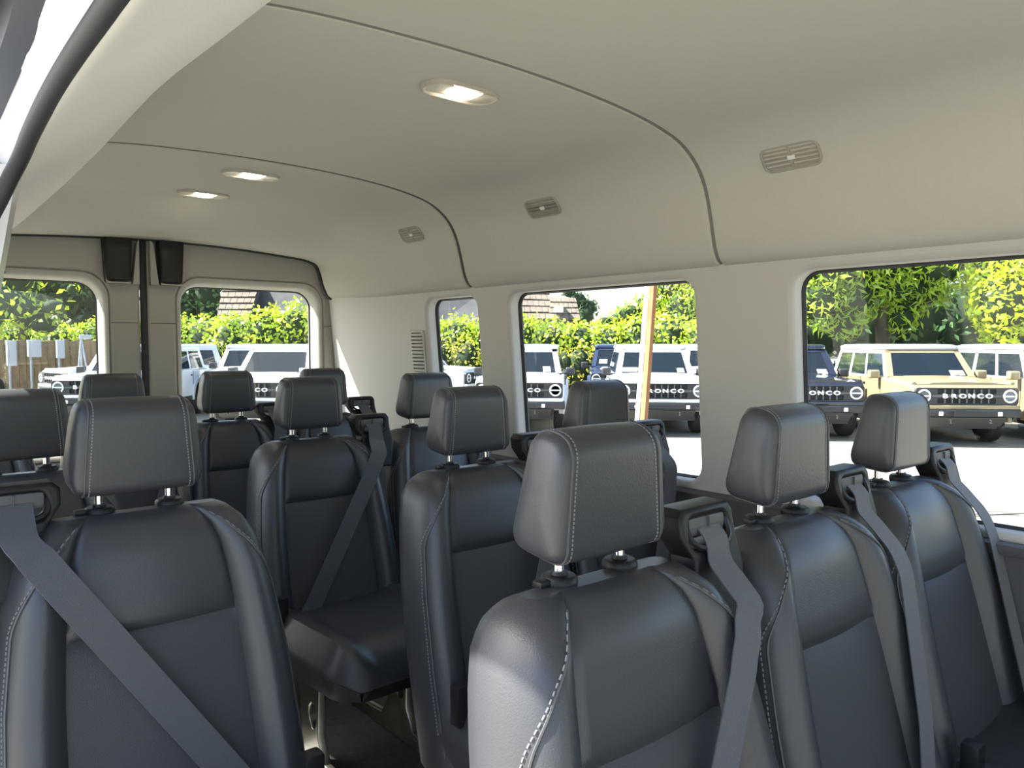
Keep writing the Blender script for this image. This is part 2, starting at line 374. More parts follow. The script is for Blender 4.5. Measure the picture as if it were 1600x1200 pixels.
for dd, sx, xa, xb in ((d1, -1, .735, .875), (d2, 1, .911, 1.045)):
    cx = (xa + xb) / 2
    bx = empty('latch_housing', (cx, YD, ZC + .345)); bx.parent = dd
    hw = (xb - xa) / 2
    MB().rbox((-hw * .70, -.055, -.105), (hw * .70, .01, .10), .018, 3, taper=lambda c: (c.x * (1.12 if c.z > 0 else .92) + sx * hw * .2, c.y, c.z)).build('latch_cover', BLACKP, bx)
    MB().tube([(-hw * .62 + sx * hw * .2, -.045, -.1), (hw * .62 + sx * hw * .2, -.045, -.1)], .006, 6).build('latch_rim', DOORT, bx)
    MB().hexa([(-sx * hw * .95, -.03, -.105), (-sx * hw * .55, -.045, -.105), (-sx * hw * .55, .0, -.105), (-sx * hw * .95, 0, -.105), (-sx * hw * .97, -.03, .08), (-sx * hw * .82, -.04, .06), (-sx * hw * .82, 0, .06), (-sx * hw * .97, 0, .08)]).build('latch_wedge', DOORT, bx)
hg = MB(); hg.box((.40, YD + .01, ZC + .43), (1.65, YD + .06, ZC + .60)); hg.box((.0, YD + .01, ZC + .26), (.42, YD + .06, ZC + .60)); hg.box((1.6, YD + .012, ZC + .32), (1.83, YD + .06, ZC + .6)); hg.box((1.765, YD + .012, ZC - 1.1), (1.86, YD + .06, ZC + .3))
tag(hg.build('wall_rear', RUBBER, smooth=False), kind='structure')

# ceiling lamps, vents ---------------------------------------------------------
def dome(px, py, label):
    q = P(px, py, z=ZC + .541)
    t = empty('dome_light', (q.x, q.y, ZC + .543), 0, label, 'lamp', 'dome lights along the headliner')
    m = MB(); ls = []
    out = rrect(-.092, -.047, .092, .047, .045, 8)
    for k, z in ((1, .002), (.985, -.004), (.93, -.0065), (.86, -.005), (.80, -.001), (.4, -.001)): ls.append([(p[0] * (1 - (1 - k) * .55), p[1] * k, z) for p in out])
    m.loops(ls, True, True, True).build('bezel', LBEZ, t)
    for s in (-1, 1): MB().rbox((s * .060 - .022, -.028, -.005), (s * .060 + .022, .028, .0), .002).build('lens', LENS, t)
    m = MB(); ls = []
    for k, z in ((1, .0), (.95, -.006), (.7, -.010), (.3, -.012)): ls.append([(p[0] * k, p[1] * k, z) for p in rrect(-.032, -.026, .032, .026, .02, 5)])
    m.loops(ls, True, True, True).build('lit_bulb_cover', LAMP, t)['label'] = 'glowing warm white lamp lens'
dome(720, 145, 'lit dome light nearest the sliding door, largest of the three')
dome(392, 274, 'lit dome light just behind the second ceiling joint')
dome(318, 304, 'small lit dome light closest to the rear doors')
def vent(px, py, n, label):
    best = None
    for a, b in zip(prof, prof[1:]):     # intersect the pixel ray with the side of the headliner
        for t in (0, .25, .5, .75):
            q = a.lerp(b, t); p = P(px, py, x=q.x); e = abs(p.z - ZC - q.y)
            if q.x > 1.45 and (best is None or e < best[0]): best = (e, p, (b - a).normalized())
    e, p, tn = best
    ang = math.atan2(tn.y, tn.x)         # slope of the panel in x,z
    t = empty('air_vent', p, 0, label, 'air vent', 'air vents along the headliner side')
    t.rotation_euler = (0, -ang, 0)      # local x runs down the panel, local y along the van, z outward of the panel
    W, H = .066, .025
    v, f = shape2d([rrect(-H - .006, -W - .006, H + .006, W + .006, .02), rrect(-H, -W, H, W, .016)], .012, .003)
    MB().add([(q[0], q[1], -q[2]) for q in v], f).build('vent_frame', VENT, t)
    MB().add(*shape2d([rrect(-H - .002, -W - .002, H + .002, W + .002, .016)], .003)).build('vent_back', GROOVE, t).location = (0, 0, .002)
    s0 = MB().rbox((-.0022, -W, -.004), (.0022, W, .003), .001).mesh('slat', VENT)
    for k in range(5):
        o = link('slat', s0, t); o.location = (-H + (k + .5) * 2 * H / 5, 0, -.001); o.rotation_euler = (0, R(-25), 0)
    MB().rbox((-H, -.003, -.005), (H, .003, .003), .001).build('centre_bar', VENT, t)
    MB().rbox((-.005, -.012, -.009), (.005, .006, -.003), .002).build('vent_tab', CREAM, t)
vent(1236, 244, 0, 'oval slatted air vent above the big driver side window, largest')
vent(848, 324, 1, 'slatted air vent on headliner between the two ceiling joints')
vent(643, 366, 2, 'small slatted air vent behind the rearmost ceiling joint')

# ------------------------------------------------------------------ seats
TOPZ = .838
WF = 1.0
WT = [(.26, .212), (.45, .211), (.60, .203), (.70, .190), (.745, .182), (.783, .172), (.813, .155), (.830, .135), (.838, .118)]
SEAM_S = .62
def seat_w(z): return lerp_table(WT, z)[0] * WF
def yoff(z): return (z - .92) * .25
def capk(z):
    t = (z - .783) / (TOPZ - .783)
    return 1 if t <= 0 else math.sqrt(max(1 - t * t, .0)) * .88 + .12
def front(s, z):
    a = abs(s); D = .046
    D += .030 * math.exp(-((a - .80) / .16) ** 2) * (1 - .35 * sstep(.72, .84, z))
    if a < SEAM_S: D += .010 * (1 - (a / SEAM_S) ** 2)
    D -= .010 * math.exp(-((a - SEAM_S) / .028) ** 2)
    if a < SEAM_S:
        D -= .009 * math.exp(-((z - .672) / .008) ** 2) + .004 * (1 - sstep(.66, .675, z))
    e = max(0, (a - .90) / .10); D -= .028 * e ** 2.2
    return D
def surf(s, z, off=0):
    wv = seat_w(z); return Vector((wv * s + (off * .6 * s if abs(s) > .85 else 0), yoff(z) - front(s, z) * capk(z) - off, z * .986))
SC = [0, .2, .4, .53, .585, .62]; SB = [.62, .655, .70, .76, .82, .88, .925, .955, .98, 1.0]
ZR = [.26, .30, .36, .42, .48, .54, .59, .63, .652, .664, .672, .680, .692, .72, .745, .77, .785, .80, .812, .822, .830, .8345, .8376]
def seam_s(z, s0): return s0 - .30 * min(max((z - .69) / .14, 0), 1) ** 1.9
def seat_meshes():
    M = {}
    sfull = [-s for s in SC[::-1]] + SC[1:]
    up = MB().loops([[surf(s, z) for s in sfull] for z in ZR if z >= .672], closed=False)
    M['upper_panel'] = up.mesh('upper_panel', LEATHER, angle=70)
    lo_ = MB().loops([[surf(s, z) for s in sfull] for z in ZR if z <= .672], closed=False)
    M['lower_panel'] = lo_.mesh('lower_panel', PERF, angle=70)
    sh = MB(); L = []
    for z in ZR:
        wv = seat_w(z); k = capk(z); y0 = yoff(z); zz = z * .986; lp = [surf(s, z) for s in SB]
        lp += [Vector((wv * 1.012, y0 - .005 * k, zz)), Vector((wv * 1.012, y0 + .025 * k, zz)), Vector((wv * .985, y0 + .046 * k, zz)), Vector((wv * .92, y0 + .055 * k, zz)), Vector((wv * .5, y0 + .06 * k, zz)), Vector((0, y0 + .06 * k, zz))]
        L.append(lp)
    for sg in (1, -1):
        sh.loops([[(p.x * sg, p.y, p.z) for p in lp] for lp in L], closed=False)
    top = [surf(s, ZR[-1]) for s in sfull]          # close the crown of the backrest
    sh.add([p for p in top] , []); base = L[-1]
    ring = [(p.x, p.y, p.z) for p in [surf(s, ZR[-1]) for s in [-q for q in SB[::-1]]]] + [(p.x, p.y, p.z) for p in top[1:]] + [(p.x, p.y, p.z) for p in base[1:]] + [(-p.x, p.y, p.z) for p in base[::-1][1:] if True][:6]
    sh.add(ring, [list(range(len(ring)))])
    M['backrest'] = sh.mesh('backrest', LEATHER, angle=70)
    # piping along the outer bolster seams + the stitches
    for sg in (1, -1):
        M['piping', sg] = MB().tube([surf(sg * seam_s(z, .968), z, .0008) for z in np.linspace(.30, .828, 40)], .0018, 5).mesh('piping', PIPE)
    for sg in (1, -1):
        st = MB(); z = .34
        while z < .826:
            a = surf(sg * seam_s(z, .984), z, .0006); b = surf(sg * seam_s(z + .0042, .984), z + .0042, .0006); st.tube([a, b], .0011, 4); z += .0068
        M['stitching', sg] = st.mesh('stitching', STITCH, smooth=False)
    # cushion
    cu = MB(); ls = []
    for t in np.linspace(0, 1, 15):
        y = -.12 - .46 * t; hw = .206 * WF; zt = .385 + .02 * t - .06 * max(0, (t - .8) / .2) ** 2; zb = .27 + .02 * t
        if t == 1: zt -= .01
        e = 1 - .25 * max(0, (t - .85) / .15) ** 2
        lp = []
        for s in np.linspace(-1, 1, 17):
            bol = .022 * math.exp(-((abs(s) - .8) / .15) ** 2) - .006 * math.exp(-((abs(s) - .6) / .03) ** 2); edge_ = -.05 * max(0, (abs(s) - .85) / .15) ** 2
            lp.append((hw * e * s, y, zt + bol + edge_))
        lp += [(hw * e * 1.02, y, (zt + zb) / 2), (hw * e * .95, y, zb), (0, y, zb), (-hw * e * .95, y, zb), (-hw * e * 1.02, y, (zt + zb) / 2)]
        ls.append(lp)
    cu.loops(ls, True, True, True); M['cushion'] = cu.mesh('cushion', LEATHER, angle=50)
    # steel stand
    for sg in (1, -1):
        lm = MB(); x = sg * .13
        v, f = shape2d([[(-.50, .0), (-.02, .0), (-.02, .03), (-.20, .045), (-.235, .10), (-.22, .28), (-.34, .28), (-.33, .10), (-.36, .045), (-.50, .03)], [(-.30 + .02 * math.cos(a), .15 + .035 * math.sin(a)) for a in np.linspace(0, 5.8, 10)]], .022, .004)
        lm.add([(x + p[2], p[0], p[1]) for p in v], f); M['leg', sg] = lm.mesh('leg', STEEL)
    M['leg_rail'] = [MB().tube([(-.15, yy, .262), (.15, yy, .262)], .014, 8).mesh('frame_rail', BLACKP) for yy in (-.46, -.10)]
    # headrest
    hp = []
    prof_ = [(-.046, .854), (-.047, .998), (.012, 1.006), (.040, .864)]; rr = [.022, .030, .024, .024]
    n = 4
    for i in range(n):
        a = Vector(prof_[i - 1]); b = Vector(prof_[i]); c = Vector(prof_[(i + 1) % n]); u_ = (a - b).normalized(); v_ = (c - b).normalized()
        p0 = b + u_ * rr[i]; p1 = b + v_ * rr[i]
        for k in range(7):
            t = k / 6; q = p0.lerp(b, t).lerp(b.lerp(p1, t), t); hp.append(q)
    cen = Vector((-.009, .930))
    def hw(z): return .092 - .009 * sstep(.88, 1.01, z)
    def ring(k, xs, dx=0): return [(xs * hw((cen + (q - cen) * k).y) + (dx if xs > 0 else -dx), (cen + (q - cen) * k).x, (cen + (q - cen) * k).y) for q in hp]
    HY = 0.008
    hm = MB().loops([ring(.985, -1, -.012), ring(1.0, -1, -.018), ring(1.012, -.6), ring(1.018, 0.0001), ring(1.012, .6), ring(1.0, 1, -.018), ring(.985, 1, -.012)]); M['headrest'] = hm.mesh('headrest', LEATHER, angle=60)
    for sg in (1, -1):
        sm = MB().loops([ring(.985, sg, -.012), ring(.965, sg, -.0065), ring(.92, sg, -.002), ring(.84, sg, .001), ring(.72, sg, .003), ring(.56, sg, .0048), ring(.38, sg, .0056), ring(.2, sg, .006), ring(.05, sg, .006)], True, False, True); M['side_panel', sg] = sm.mesh('side_panel', LEATHER, angle=60)
        M['hpiping', sg] = MB().tube(ring(.995, sg, -.0125), .0016, 5, closed=True).mesh('piping', PIPE)
        rg = [Vector(p) for p in ring(1.003, sg, -.019)]; rs = resample(rg, 84); hs = MB()
        for i in range(0, 84): hs.tube([rs[i], rs[i].lerp(rs[(i + 1) % 84], .62)], .0011, 4)
        M['hstitch', sg] = hs.mesh('stitching', STITCH, smooth=False)
        M['post', sg] = MB().cyl((sg * .052, -.004, .848), (0, 0, 1), .0066, .064, 14).mesh('headrest_post', CHROME)
        cm = MB(); c = Vector((sg * .052, -.004, 0))
        cm.loops([[(c.x + r_ * math.cos(a), c.y + r_ * math.sin(a), z) for a in np.linspace(0, 2 * math.pi, 20, endpoint=False)] for r_, z in ((.021, .818), (.0225, .825), (.022, .831), (.0185, .8345), (.010, .835), (.009, .839))], True, True, True)
        if sg < 0: cm.rbox((c.x - .035, c.y - .008, .824), (c.x - .014, c.y + .008, .833), .003)
        M['collar', sg] = cm.mesh('collar', BLACKP)
    return M
SM0 = seat_meshes(); WF = .84; SM1 = seat_meshes(); WF = 1.0
def belt_pts(gx, bottom):
    """Webbing pulled taut from the shoulder guide over the face of the backrest."""
    raw = []
    for t in np.linspace(0, 1, 25):
        z = .815 - .425 * t; x = gx + (bottom - gx) * t; sy = 9
        for dx in (-.026, 0, .026):
            q = max(-1, min(1, (x + dx) / seat_w(z))); sy = min(sy, yoff(z) - front(q, z) * capk(z) - .006)
        raw.append((t, sy if 0 < t < 1 else min(sy, -.05 if t == 0 else sy - .012), x, z))
    hull = []
    for r in raw:                       # a taut strap is the convex hull of what it lies over
        while len(hull) > 1 and (hull[-1][1] - hull[-2][1]) * (r[0] - hull[-2][0]) >= (r[1] - hull[-2][1]) * (hull[-1][0] - hull[-2][0]): hull.pop()
        hull.append(r)
    pts = [(gx, -.030, .857), (gx, -.044, .842)]
    for t, _, x, z in raw: pts.append((x, float(np.interp(t, [h[0] for h in hull], [h[1] for h in hull])), z))
    return pts + [(bottom + (bottom - gx) * .05, pts[-1][1] - .008, .374)]
def make_seat(x, y, label, sg=1, bottom=.12, rz=0, group='black leather passenger seats', belt=True, cz=0, narrow=False, guide=.198):
    SM = SM1 if narrow else SM0
    t = empty('van_seat', (x, y, ZF + cz), rz, label, 'seat', group)
    for k in ('backrest', 'upper_panel', 'lower_panel', 'cushion'): link(k, SM[k], t)
    bk = [o for o in t.children if o.name.startswith('backrest')][0]
    for s in (1, -1):
        link('piping', SM['piping', s], bk); link('leg', SM['leg', s], t)
        tag(link('stitching', SM['stitching', s], bk), kind='stuff')
    for r_ in SM['leg_rail']: link('frame_rail', r_, t)
    h = link('headrest', SM['headrest'], t)
    for s in (1, -1):
        link('side_panel', SM['side_panel', s], h); link('piping', SM['hpiping', s], h); tag(link('stitching', SM['hstitch', s], h), kind='stuff')
        p = link('headrest_post', SM['post', s], t); p['label'] = 'short chrome headrest post'; link('collar', SM['collar', s], p)
    # belt guide on the shoulder
    gx = sg * (guide if not narrow else .165); g_ = MB()
    prof_g = [(-.045, -.125), (-.050, -.075), (-.040, -.03), (-.060, .0), (-.060, .024), (-.05, .034), (.05, .034), (.058, .024), (.058, -.01), (.066, -.05), (.052, -.125)]
    v, f = shape2d([prof_g, rrect(-.042, -.018, .042, .022, .012)], .045, .006)
    g_.add([(gx + sg * p[0], -.012 - p[2] + p[1] * .2, .850 + p[1]) for p in v], f)
    go = g_.build('belt_guide', BLACKP, t)
    lid = MB().rbox((gx - .040, -.030, .846), (gx + .040, .0, .872), .007)
    lo2 = lid.build('guide_lid', DGREY, go)
    MB().rbox((gx - .001, -.0335, .848), (gx + .001, -.029, .870), .0004).build('lid_rib', PIPE, go)
    MB().tube(catmull([(gx - .044, -.026, .862), (gx - .040, -.036, .842), (gx - .02, -.042, .833), (gx + .02, -.042, .833), (gx + .040, -.036, .842), (gx + .044, -.026, .862)], 4), .0045, 6).build('guide_lip', BLACKP, go)
    if belt:
        pts = catmull(belt_pts(gx, bottom), 3)
        MB().ribbon(pts, (1, 0, 0), .0235, .0009).build('seat_belt', BELT, t)
        MB().rbox((-sg * .19 - .016, -.245, .37), (-sg * .19 + .016, -.215, .45), .006).build('belt_buckle', BLACKP, t)
    return t
make_seat(.658, .635, 'nearest black leather seat with sunlight on its left bolster', 1, -.10)
make_seat(1.108, .655, 'black leather seat in middle of the nearest three-seat row', 1, .11)
make_seat(1.555, .675, 'black leather seat nearest the large driver side window', 1, .14)
make_seat(.328, 1.325, 'single black leather seat whose belt crosses it diagonally, bottom left', -1, .11, cz=.012, guide=.168)
make_seat(1.045, 1.39, 'black leather seat directly behind the nearest seat, beside aisle', 1, .0)
make_seat(1.485, 1.41, 'black seat beside the pillar, mostly hidden behind nearest headrest', 1, .0)
make_seat(.25, 1.93, 'black single seat at left edge, behind the diagonal belt seat', -1, .06)
make_seat(.99, 2.09, 'black seat of third row at aisle, cushion and steel leg showing', 1, -.09)
make_seat(1.43, 2.14, 'black seat of third row beside the narrow rear quarter window', 1, .0)
make_seat(.235, 2.72, 'rearmost black seat at far left, only headrest corner showing', -1, .06, narrow=True)
make_seat(.618, 2.74, 'rearmost black seat before the left rear door', 1, .06, narrow=True)
make_seat(.995, 2.76, 'rearmost black seat in front of the right rear door window', 1, .06, narrow=True)
make_seat(1.385, 2.80, 'rearmost black seat against the driver side, headrest half hidden', 1, .06, narrow=True)

#@OUTSIDE
# ------------------------------------------------------------------ vehicles on the lot
TYRE = pbr('tyre_rubber', (.018, .018, .019), .8, bump=.4, bscale=60)
GRILL = pbr('grille_black', (.020, .021, .024), .45)
BUMP = pbr('bumper_black', (.030, .031, .034), .5)
CARGL = pbr('car_window', (.008, .013, .018), .05, spec=.35)
LETW = pbr('white_letters', (.86, .87, .88), .4)
RING = pbr('headlamp_ring', (.80, .82, .84), .2)
LENSC = pbr('headlamp_lens', (.20, .22, .25), .12)
RIMM = pbr('wheel_rim', (.13, .13, .14), .35, .6)
PAPER = pbr('paper', (.82, .83, .84), .7)
GREYB = pbr('grille_bar', (.10, .105, .11), .4, .3)
PAINT = {'white': pbr('paint_white', (.62, .64, .66), .25, coat=.6), 'black': pbr('paint_black', (.012, .015, .028), .18, coat=.8), 'navy': pbr('paint_navy', (.022, .035, .075), .2, coat=.8),
         'tan': pbr('paint_tan', (.25, .21, .12), .35, coat=.5), 'silver': pbr('paint_silver', (.52, .56, .60), .3, coat=.5)}
ROOFG = pbr('hardtop_grey', (.36, .38, .385), .45)
def quad_panel(m, p00, p10, p11, p01, u0, u1, v0, v1, off, th=.012):
    p = [Vector(q) for q in (p00, p10, p11, p01)]; nn = (p[1] - p[0]).cross(p[3] - p[0]).normalized()
    def at(u, v): return p[0] * (1 - u) * (1 - v) + p[1] * u * (1 - v) + p[2] * u * v + p[3] * (1 - u) * v
    q = [at(u0, v0), at(u1, v0), at(u1, v1), at(u0, v1)]
    m.hexa([a + nn * (off - th) for a in q] + [a + nn * off for a in q]); return m
fc = bpy.data.curves.new('tmp', 'FONT'); fc.size = .105; fc.extrude = .006; fc.offset = .0035; fc.align_x = 'CENTER'; fc.align_y = 'CENTER'
def letter_mesh(ch):
    fc.body = ch; o = bpy.data.objects.new('tmp', fc); COL.objects.link(o); bpy.context.view_layer.update()
    me = bpy.data.meshes.new_from_object(o.evaluated_get(bpy.context.evaluated_depsgraph_get())); bpy.data.objects.remove(o)
    me.transform(Matrix.Rotation(R(90), 4, 'X') @ Matrix.Diagonal((1.45, 1, 1, 1))); me.materials.clear(); me.materials.append(LETW); return me
LET = {ch: letter_mesh(ch) for ch in 'BRONC'}
CAR = {}
def car_meshes(paint, roof):
    k = (paint, roof)
    if k in CAR: return CAR[k]
    PM, RM = PAINT[paint], (PAINT[roof] if roof in PAINT else ROOFG); M = []
    def add(name, m, mat, sub=None, **kw): M.append((name, m.mesh(name, mat, **kw), sub))
    # lower body: side outline with wheel arches, extruded across
    arc = lambda cy, r: [(cy + r * math.cos(a), .42 + r * math.sin(a)) for a in np.linspace(0.12, math.pi - .12, 12)]
    out = [(-2.20, .56), (-2.27, .66), (-2.27, 1.05), (-2.22, 1.11), (-1.7, 1.145), (-.98, 1.17), (-.90, 1.19), (2.20, 1.19), (2.30, 1.12), (2.32, .62), (2.26, .50)]
    out += [(1.5 + .50, .48)] + arc(1.5, .49)[0:] + [(1.0, .44), (-.95, .44)] + arc(-1.45, .49) + [(-1.95, .50)]
    v, f = shape2d([out], 1.80, .035); add('body', MB().add([(p[2], p[0], p[1]) for p in v], f), PM, angle=35)
    for s in (1, -1):
        for cy in (-1.45, 1.5):
            a0 = [Vector((0, cy + .56 * math.cos(a), .42 + .56 * math.sin(a))) for a in np.linspace(-.02, math.pi + .02, 15)]
            a1 = [Vector((0, cy + .475 * math.cos(a), .42 + .475 * math.sin(a))) for a in np.linspace(-.02, math.pi + .02, 15)]
            L = [[Vector((s * .885, p.y, p.z)) for p in a0], [Vector((s * .955, p.y, p.z)) for p in a0], [Vector((s * .965, p.y, p.z)) for p in a1], [Vector((s * .80, p.y, p.z)) for p in a1]]
            add('fender_flare', MB().loops(L, closed=False), PM if paint != 'black' else BUMP, angle=35)
    # hood with a raised centre
    hd = MB()
    L = []
    for y, z in ((-2.20, 1.112), (-2.0, 1.135), (-1.6, 1.158), (-1.2, 1.175), (-.95, 1.185)):
        L.append([(x, y, z + dz) for x, dz in ((-.80, -.02), (-.79, .012), (-.60, .016), (-.52, .040), (0, .048), (.52, .040), (.60, .016), (.79, .012), (.80, -.02))])
    hd.loops(L, closed=False, cap0=True, cap1=True); add('hood', hd, PM, angle=50)
    for s in (1, -1): add('fender_ridge', MB().rbox((s * .85 - .04, -2.18, 1.10), (s * .85 + .04, -1.0, 1.165), .02), PM)
    # cabin
    B = [(-.84, -.93, 1.17), (.84, -.93, 1.17), (.84, 2.25, 1.17), (-.84, 2.25, 1.17)]; T = [(-.71, -.45, 1.73), (.71, -.45, 1.73), (.71, 2.12, 1.73), (-.71, 2.12, 1.73)]
    add('cabin', MB().hexa(B + T), RM, smooth=False)
    ws = MB()
    for u0, u1, v0, v1 in ((0, .075, 0, 1), (.925, 1, 0, 1), (0, 1, .87, 1), (0, 1, 0, .06)): quad_panel(ws, B[0], B[1], T[1], T[0], u0, u1, v0, v1, .018, .03)
    add('windshield_frame', ws, PM, smooth=False)
    add('windshield', quad_panel(MB(), B[0], B[1], T[1], T[0], .07, .93, .05, .88, .008), CARGL, smooth=False)
    for s in (1, -1):
        a, b, c, d = (B[1], B[2], T[2], T[1]) if s > 0 else (B[3], B[0], T[0], T[3])
        for u0, u1 in ((.05, .33), (.37, .62), (.67, .93)):
            if s < 0: u0, u1 = 1 - u1, 1 - u0
            add('side_window', quad_panel(MB(), a, b, c, d, u0, u1, .07, .86, .008), CARGL, smooth=False)
    add('rear_window', quad_panel(MB(), B[2], B[3], T[3], T[2], .1, .9, .12, .85, .008), CARGL, smooth=False)
    rf = []
    for k_, z in ((.97, 1.725), (1.0, 1.74), (1.0, 1.785), (.975, 1.81), (.90, 1.828), (.6, 1.842)):
        rf.append([(p[0] * k_, .83 + p[1] * (1 - (1 - k_) * .55), z) for p in rrect(-.735, -1.33, .735, 1.33, .10, 5)])
    add('roof', MB().loops(rf, True, True, True), PAINT['white'] if paint == 'white' else RM, angle=40)
    for s in (1, -1):
        add('mirror', MB().rbox((s * 1.02 - .10, -.80, 1.16), (s * 1.02 + .10, -.66, 1.33), .035, 3).rbox((s * .88 - .06, -.77, 1.17), (s * .88 + .06, -.71, 1.21), .01), PM if paint in ('tan',) else BUMP)
        for y0 in (-.78, .28, 1.10): add('door_gap', MB().box((s * .895 - .01, y0, .55), (s * .895 + .012, y0 + .012, 1.17)), GRILL, smooth=False)
        for y0 in (.10, 1.0): add('door_handle', MB().rbox((s * .91 - .015, y0 - .07, 1.03), (s * .91 + .015, y0 + .07, 1.06), .008), BUMP)
        add('rocker_panel', MB().rbox((s * .90 - .03, -.92, .40), (s * .90 + .03, .98, .52), .02), BUMP)
    # front face
    gf = MB(); v, f = shape2d([rrect(-.885, .755, .885, 1.065, .06), rrect(-.50, .785, .50, .875, .02), rrect(-.50, .955, .50, 1.04, .02)], .06, .008)
    gf.add([(p[0], -2.30 - p[2], p[1]) for p in v], f); add('grille', gf, GRILL if paint != 'tan' else BUMP, angle=30)
    add('grille_mesh', MB().box((-.52, -2.295, .77), (.52, -2.285, 1.05)), TYRE, 'grille', smooth=False)
    for k_ in range(1, 8):
        x = -.50 + k_ * .125
        for z0, z1 in ((.787, .873), (.957, 1.038)): add('grille_bar', MB().box((x - .011, -2.335, z0), (x + .011, -2.29, z1)), GREYB, 'grille', smooth=False)
    add('light_bar', MB().rbox((-.60, -2.342, .900), (.60, -2.326, .928), .004), GREYB, 'grille')
    for k_, ch in enumerate('BRONCO'):
        M.append(('letter', (LET[ch], (-.375 + k_ * .15, -2.345, .914)), 'grille'))
    for s in (1, -1):
        c = (s * .735, -2.325, .915)
        add('headlight', MB().cyl((c[0], c[1] + .02, c[2]), (0, 1, 0), .105, .05, 24), LENSC)
        add('headlight_ring', MB().tube([(c[0] + .105 * math.cos(a), c[1] - .012, c[2] + .105 * math.sin(a)) for a in np.linspace(0, 2 * math.pi, 28, endpoint=False)], .016, 6, closed=True), RING, 'headlight')
        add('headlight_bar', MB().rbox((c[0] - .10, c[1] - .022, c[2] - .013), (c[0] + .10, c[1] - .006, c[2] + .013), .004), RING, 'headlight')
        add('fog_light', MB().rbox((s * .50 - .035, -2.50, .575), (s * .50 + .035, -2.47, .645), .012), RING)
        add('tow_hook', MB().tube([(s * .34, -2.46, .45), (s * .34, -2.51, .45), (s * .34, -2.51, .50), (s * .34, -2.46, .50)], .014, 6), BUMP)
    add('front_lip', MB().rbox((-.89, -2.36, .685), (.89, -2.22, .755), .02), PM)
    add('bumper', MB().rbox((-.93, -2.48, .53), (.93, -2.18, .69), .035, 3, taper=lambda c: (c.x, c.y + (.12 if abs(c.x) > .8 else 0), c.z)), BUMP)
    add('plate_recess', MB().box((-.27, -2.486, .56), (.27, -2.475, .66)), GRILL, smooth=False)
    add('skid_plate', MB().hexa([(-.62, -2.25, .36), (.62, -2.25, .36), (.62, -1.9, .34), (-.62, -1.9, .34), (-.66, -2.40, .53), (.66, -2.40, .53), (.66, -1.9, .53), (-.66, -1.9, .53)]), BUMP, smooth=False)
    add('rear_bumper', MB().rbox((-.92, 2.25, .50), (.92, 2.45, .72), .03), BUMP)
    add('underbody', MB().box((-.70, -2.0, .30), (.70, 2.1, .50)), GRILL, smooth=False)
    for s in (1, -1): add('wiper', MB().tube([(s * .12 - .1, -.955, 1.205), (s * .12 + .42, -.925, 1.235)], .010, 5), GRILL)
    for x in (-.81, .81):
        for y in (-1.45, 1.5):
            wl_ = MB(); prof_w = ((.20, -.125), (.36, -.13), (.405, -.10), (.415, -.03), (.415, .03), (.405, .10), (.36, .13), (.20, .125))
            wl_.loops([[(x + q, y + r_ * math.cos(a), .415 + r_ * math.sin(a)) for a in np.linspace(0, 2 * math.pi, 26, endpoint=False)] for r_, q in prof_w], True, True, True)
            add('wheel', wl_, TYRE, angle=30)
            s = 1 if x > 0 else -1; rm = MB(); xo = x + s * .115
            rm.loops([[(xo + s * q, y + r_ * math.cos(a), .415 + r_ * math.sin(a)) for a in np.linspace(0, 2 * math.pi, 24, endpoint=False)] for r_, q in ((.235, .0), (.235, .02), (.215, .022), (.20, -.02), (.06, -.01), (.05, .015))], True, True, True)
            for k_ in range(6):
                a = k_ * math.pi / 3; d_ = Vector((0, math.cos(a), math.sin(a))); rm.tube([Vector((xo + s * .012, y, .415)) + d_ * .04, Vector((xo + s * .012, y, .415)) + d_ * .215], .022, 5)
            M.append(('rim', rm.mesh('rim', RIMM), ('wheel', x, y)))
    CAR[k] = M; return M
def make_car(px, d, A, paint, roof, label, stickers=(), grp='off-road vehicles parked on the lot', dz=0):
    q = G(px, d); h = Vector((-math.sin(A), -math.cos(A), 0)); org = q - h * 2.3
    t = empty('car', (org.x, org.y, dz), -A, label, 'car', grp); made = {}; lastwheel = None
    for name, me, sub in car_meshes(paint, roof):
        if name == 'letter':
            o = link('letter', me[0], made['grille']); o.location = me[1]; continue
        par = t if sub is None else (made[sub] if isinstance(sub, str) else lastwheel)
        o = link(name, me, par); made[name] = o
        if name == 'wheel': lastwheel = o
    B0, B1, T1, T0 = (-.84, -.93, 1.17), (.84, -.93, 1.17), (.71, -.45, 1.73), (-.71, -.45, 1.73)
    for (u0, u1, v0, v1) in stickers:
        quad_panel(MB(), B0, B1, T1, T0, u0, u1, v0, v1, .0125, .004).build('paper_slip', PAPER, t, smooth=False)
    return t
A0 = R(45)
make_car(811, 15.5, A0, 'white', 'white', 'white boxy off-roader behind the tall hedge, left of the rusty pole', ((.76, .86, .10, .30),))
make_car(1034, 15.2, A0, 'white', 'white', 'white boxy off-roader standing behind the rusty pole', ((.08, .28, .12, .28), (.80, .89, .10, .26)))
make_car(1276, 14.6, A0, 'black', 'black', 'black boxy off-roader beside the tan one, left edge of large window', ((.78, .90, .08, .25),))
make_car(1511, 13.7, A0, 'tan', 'grey', 'tan off-roader with pale roof facing the van, whole front visible', ((.74, .90, .10, .26),))
make_car(1765, 13.0, A0, 'tan', 'grey', 'second tan off-roader at right edge, only its side visible')
make_car(572, 15.6, A0, 'white', 'white', 'white off-roader mostly hidden behind the rear corner pillar')
make_car(386, 15.6, A0, 'white', 'white', 'white off-roader facing us through the right rear door window', ((.84, .93, .10, .24),))
make_car(146, 16.5, A0 - R(8), 'white', 'white', 'white off-roader seen through the left rear door window', ())
make_car(975, 20.5, A0, 'navy', 'navy', 'navy off-roader behind the two white ones', ((.12, .26, .2, .4),))
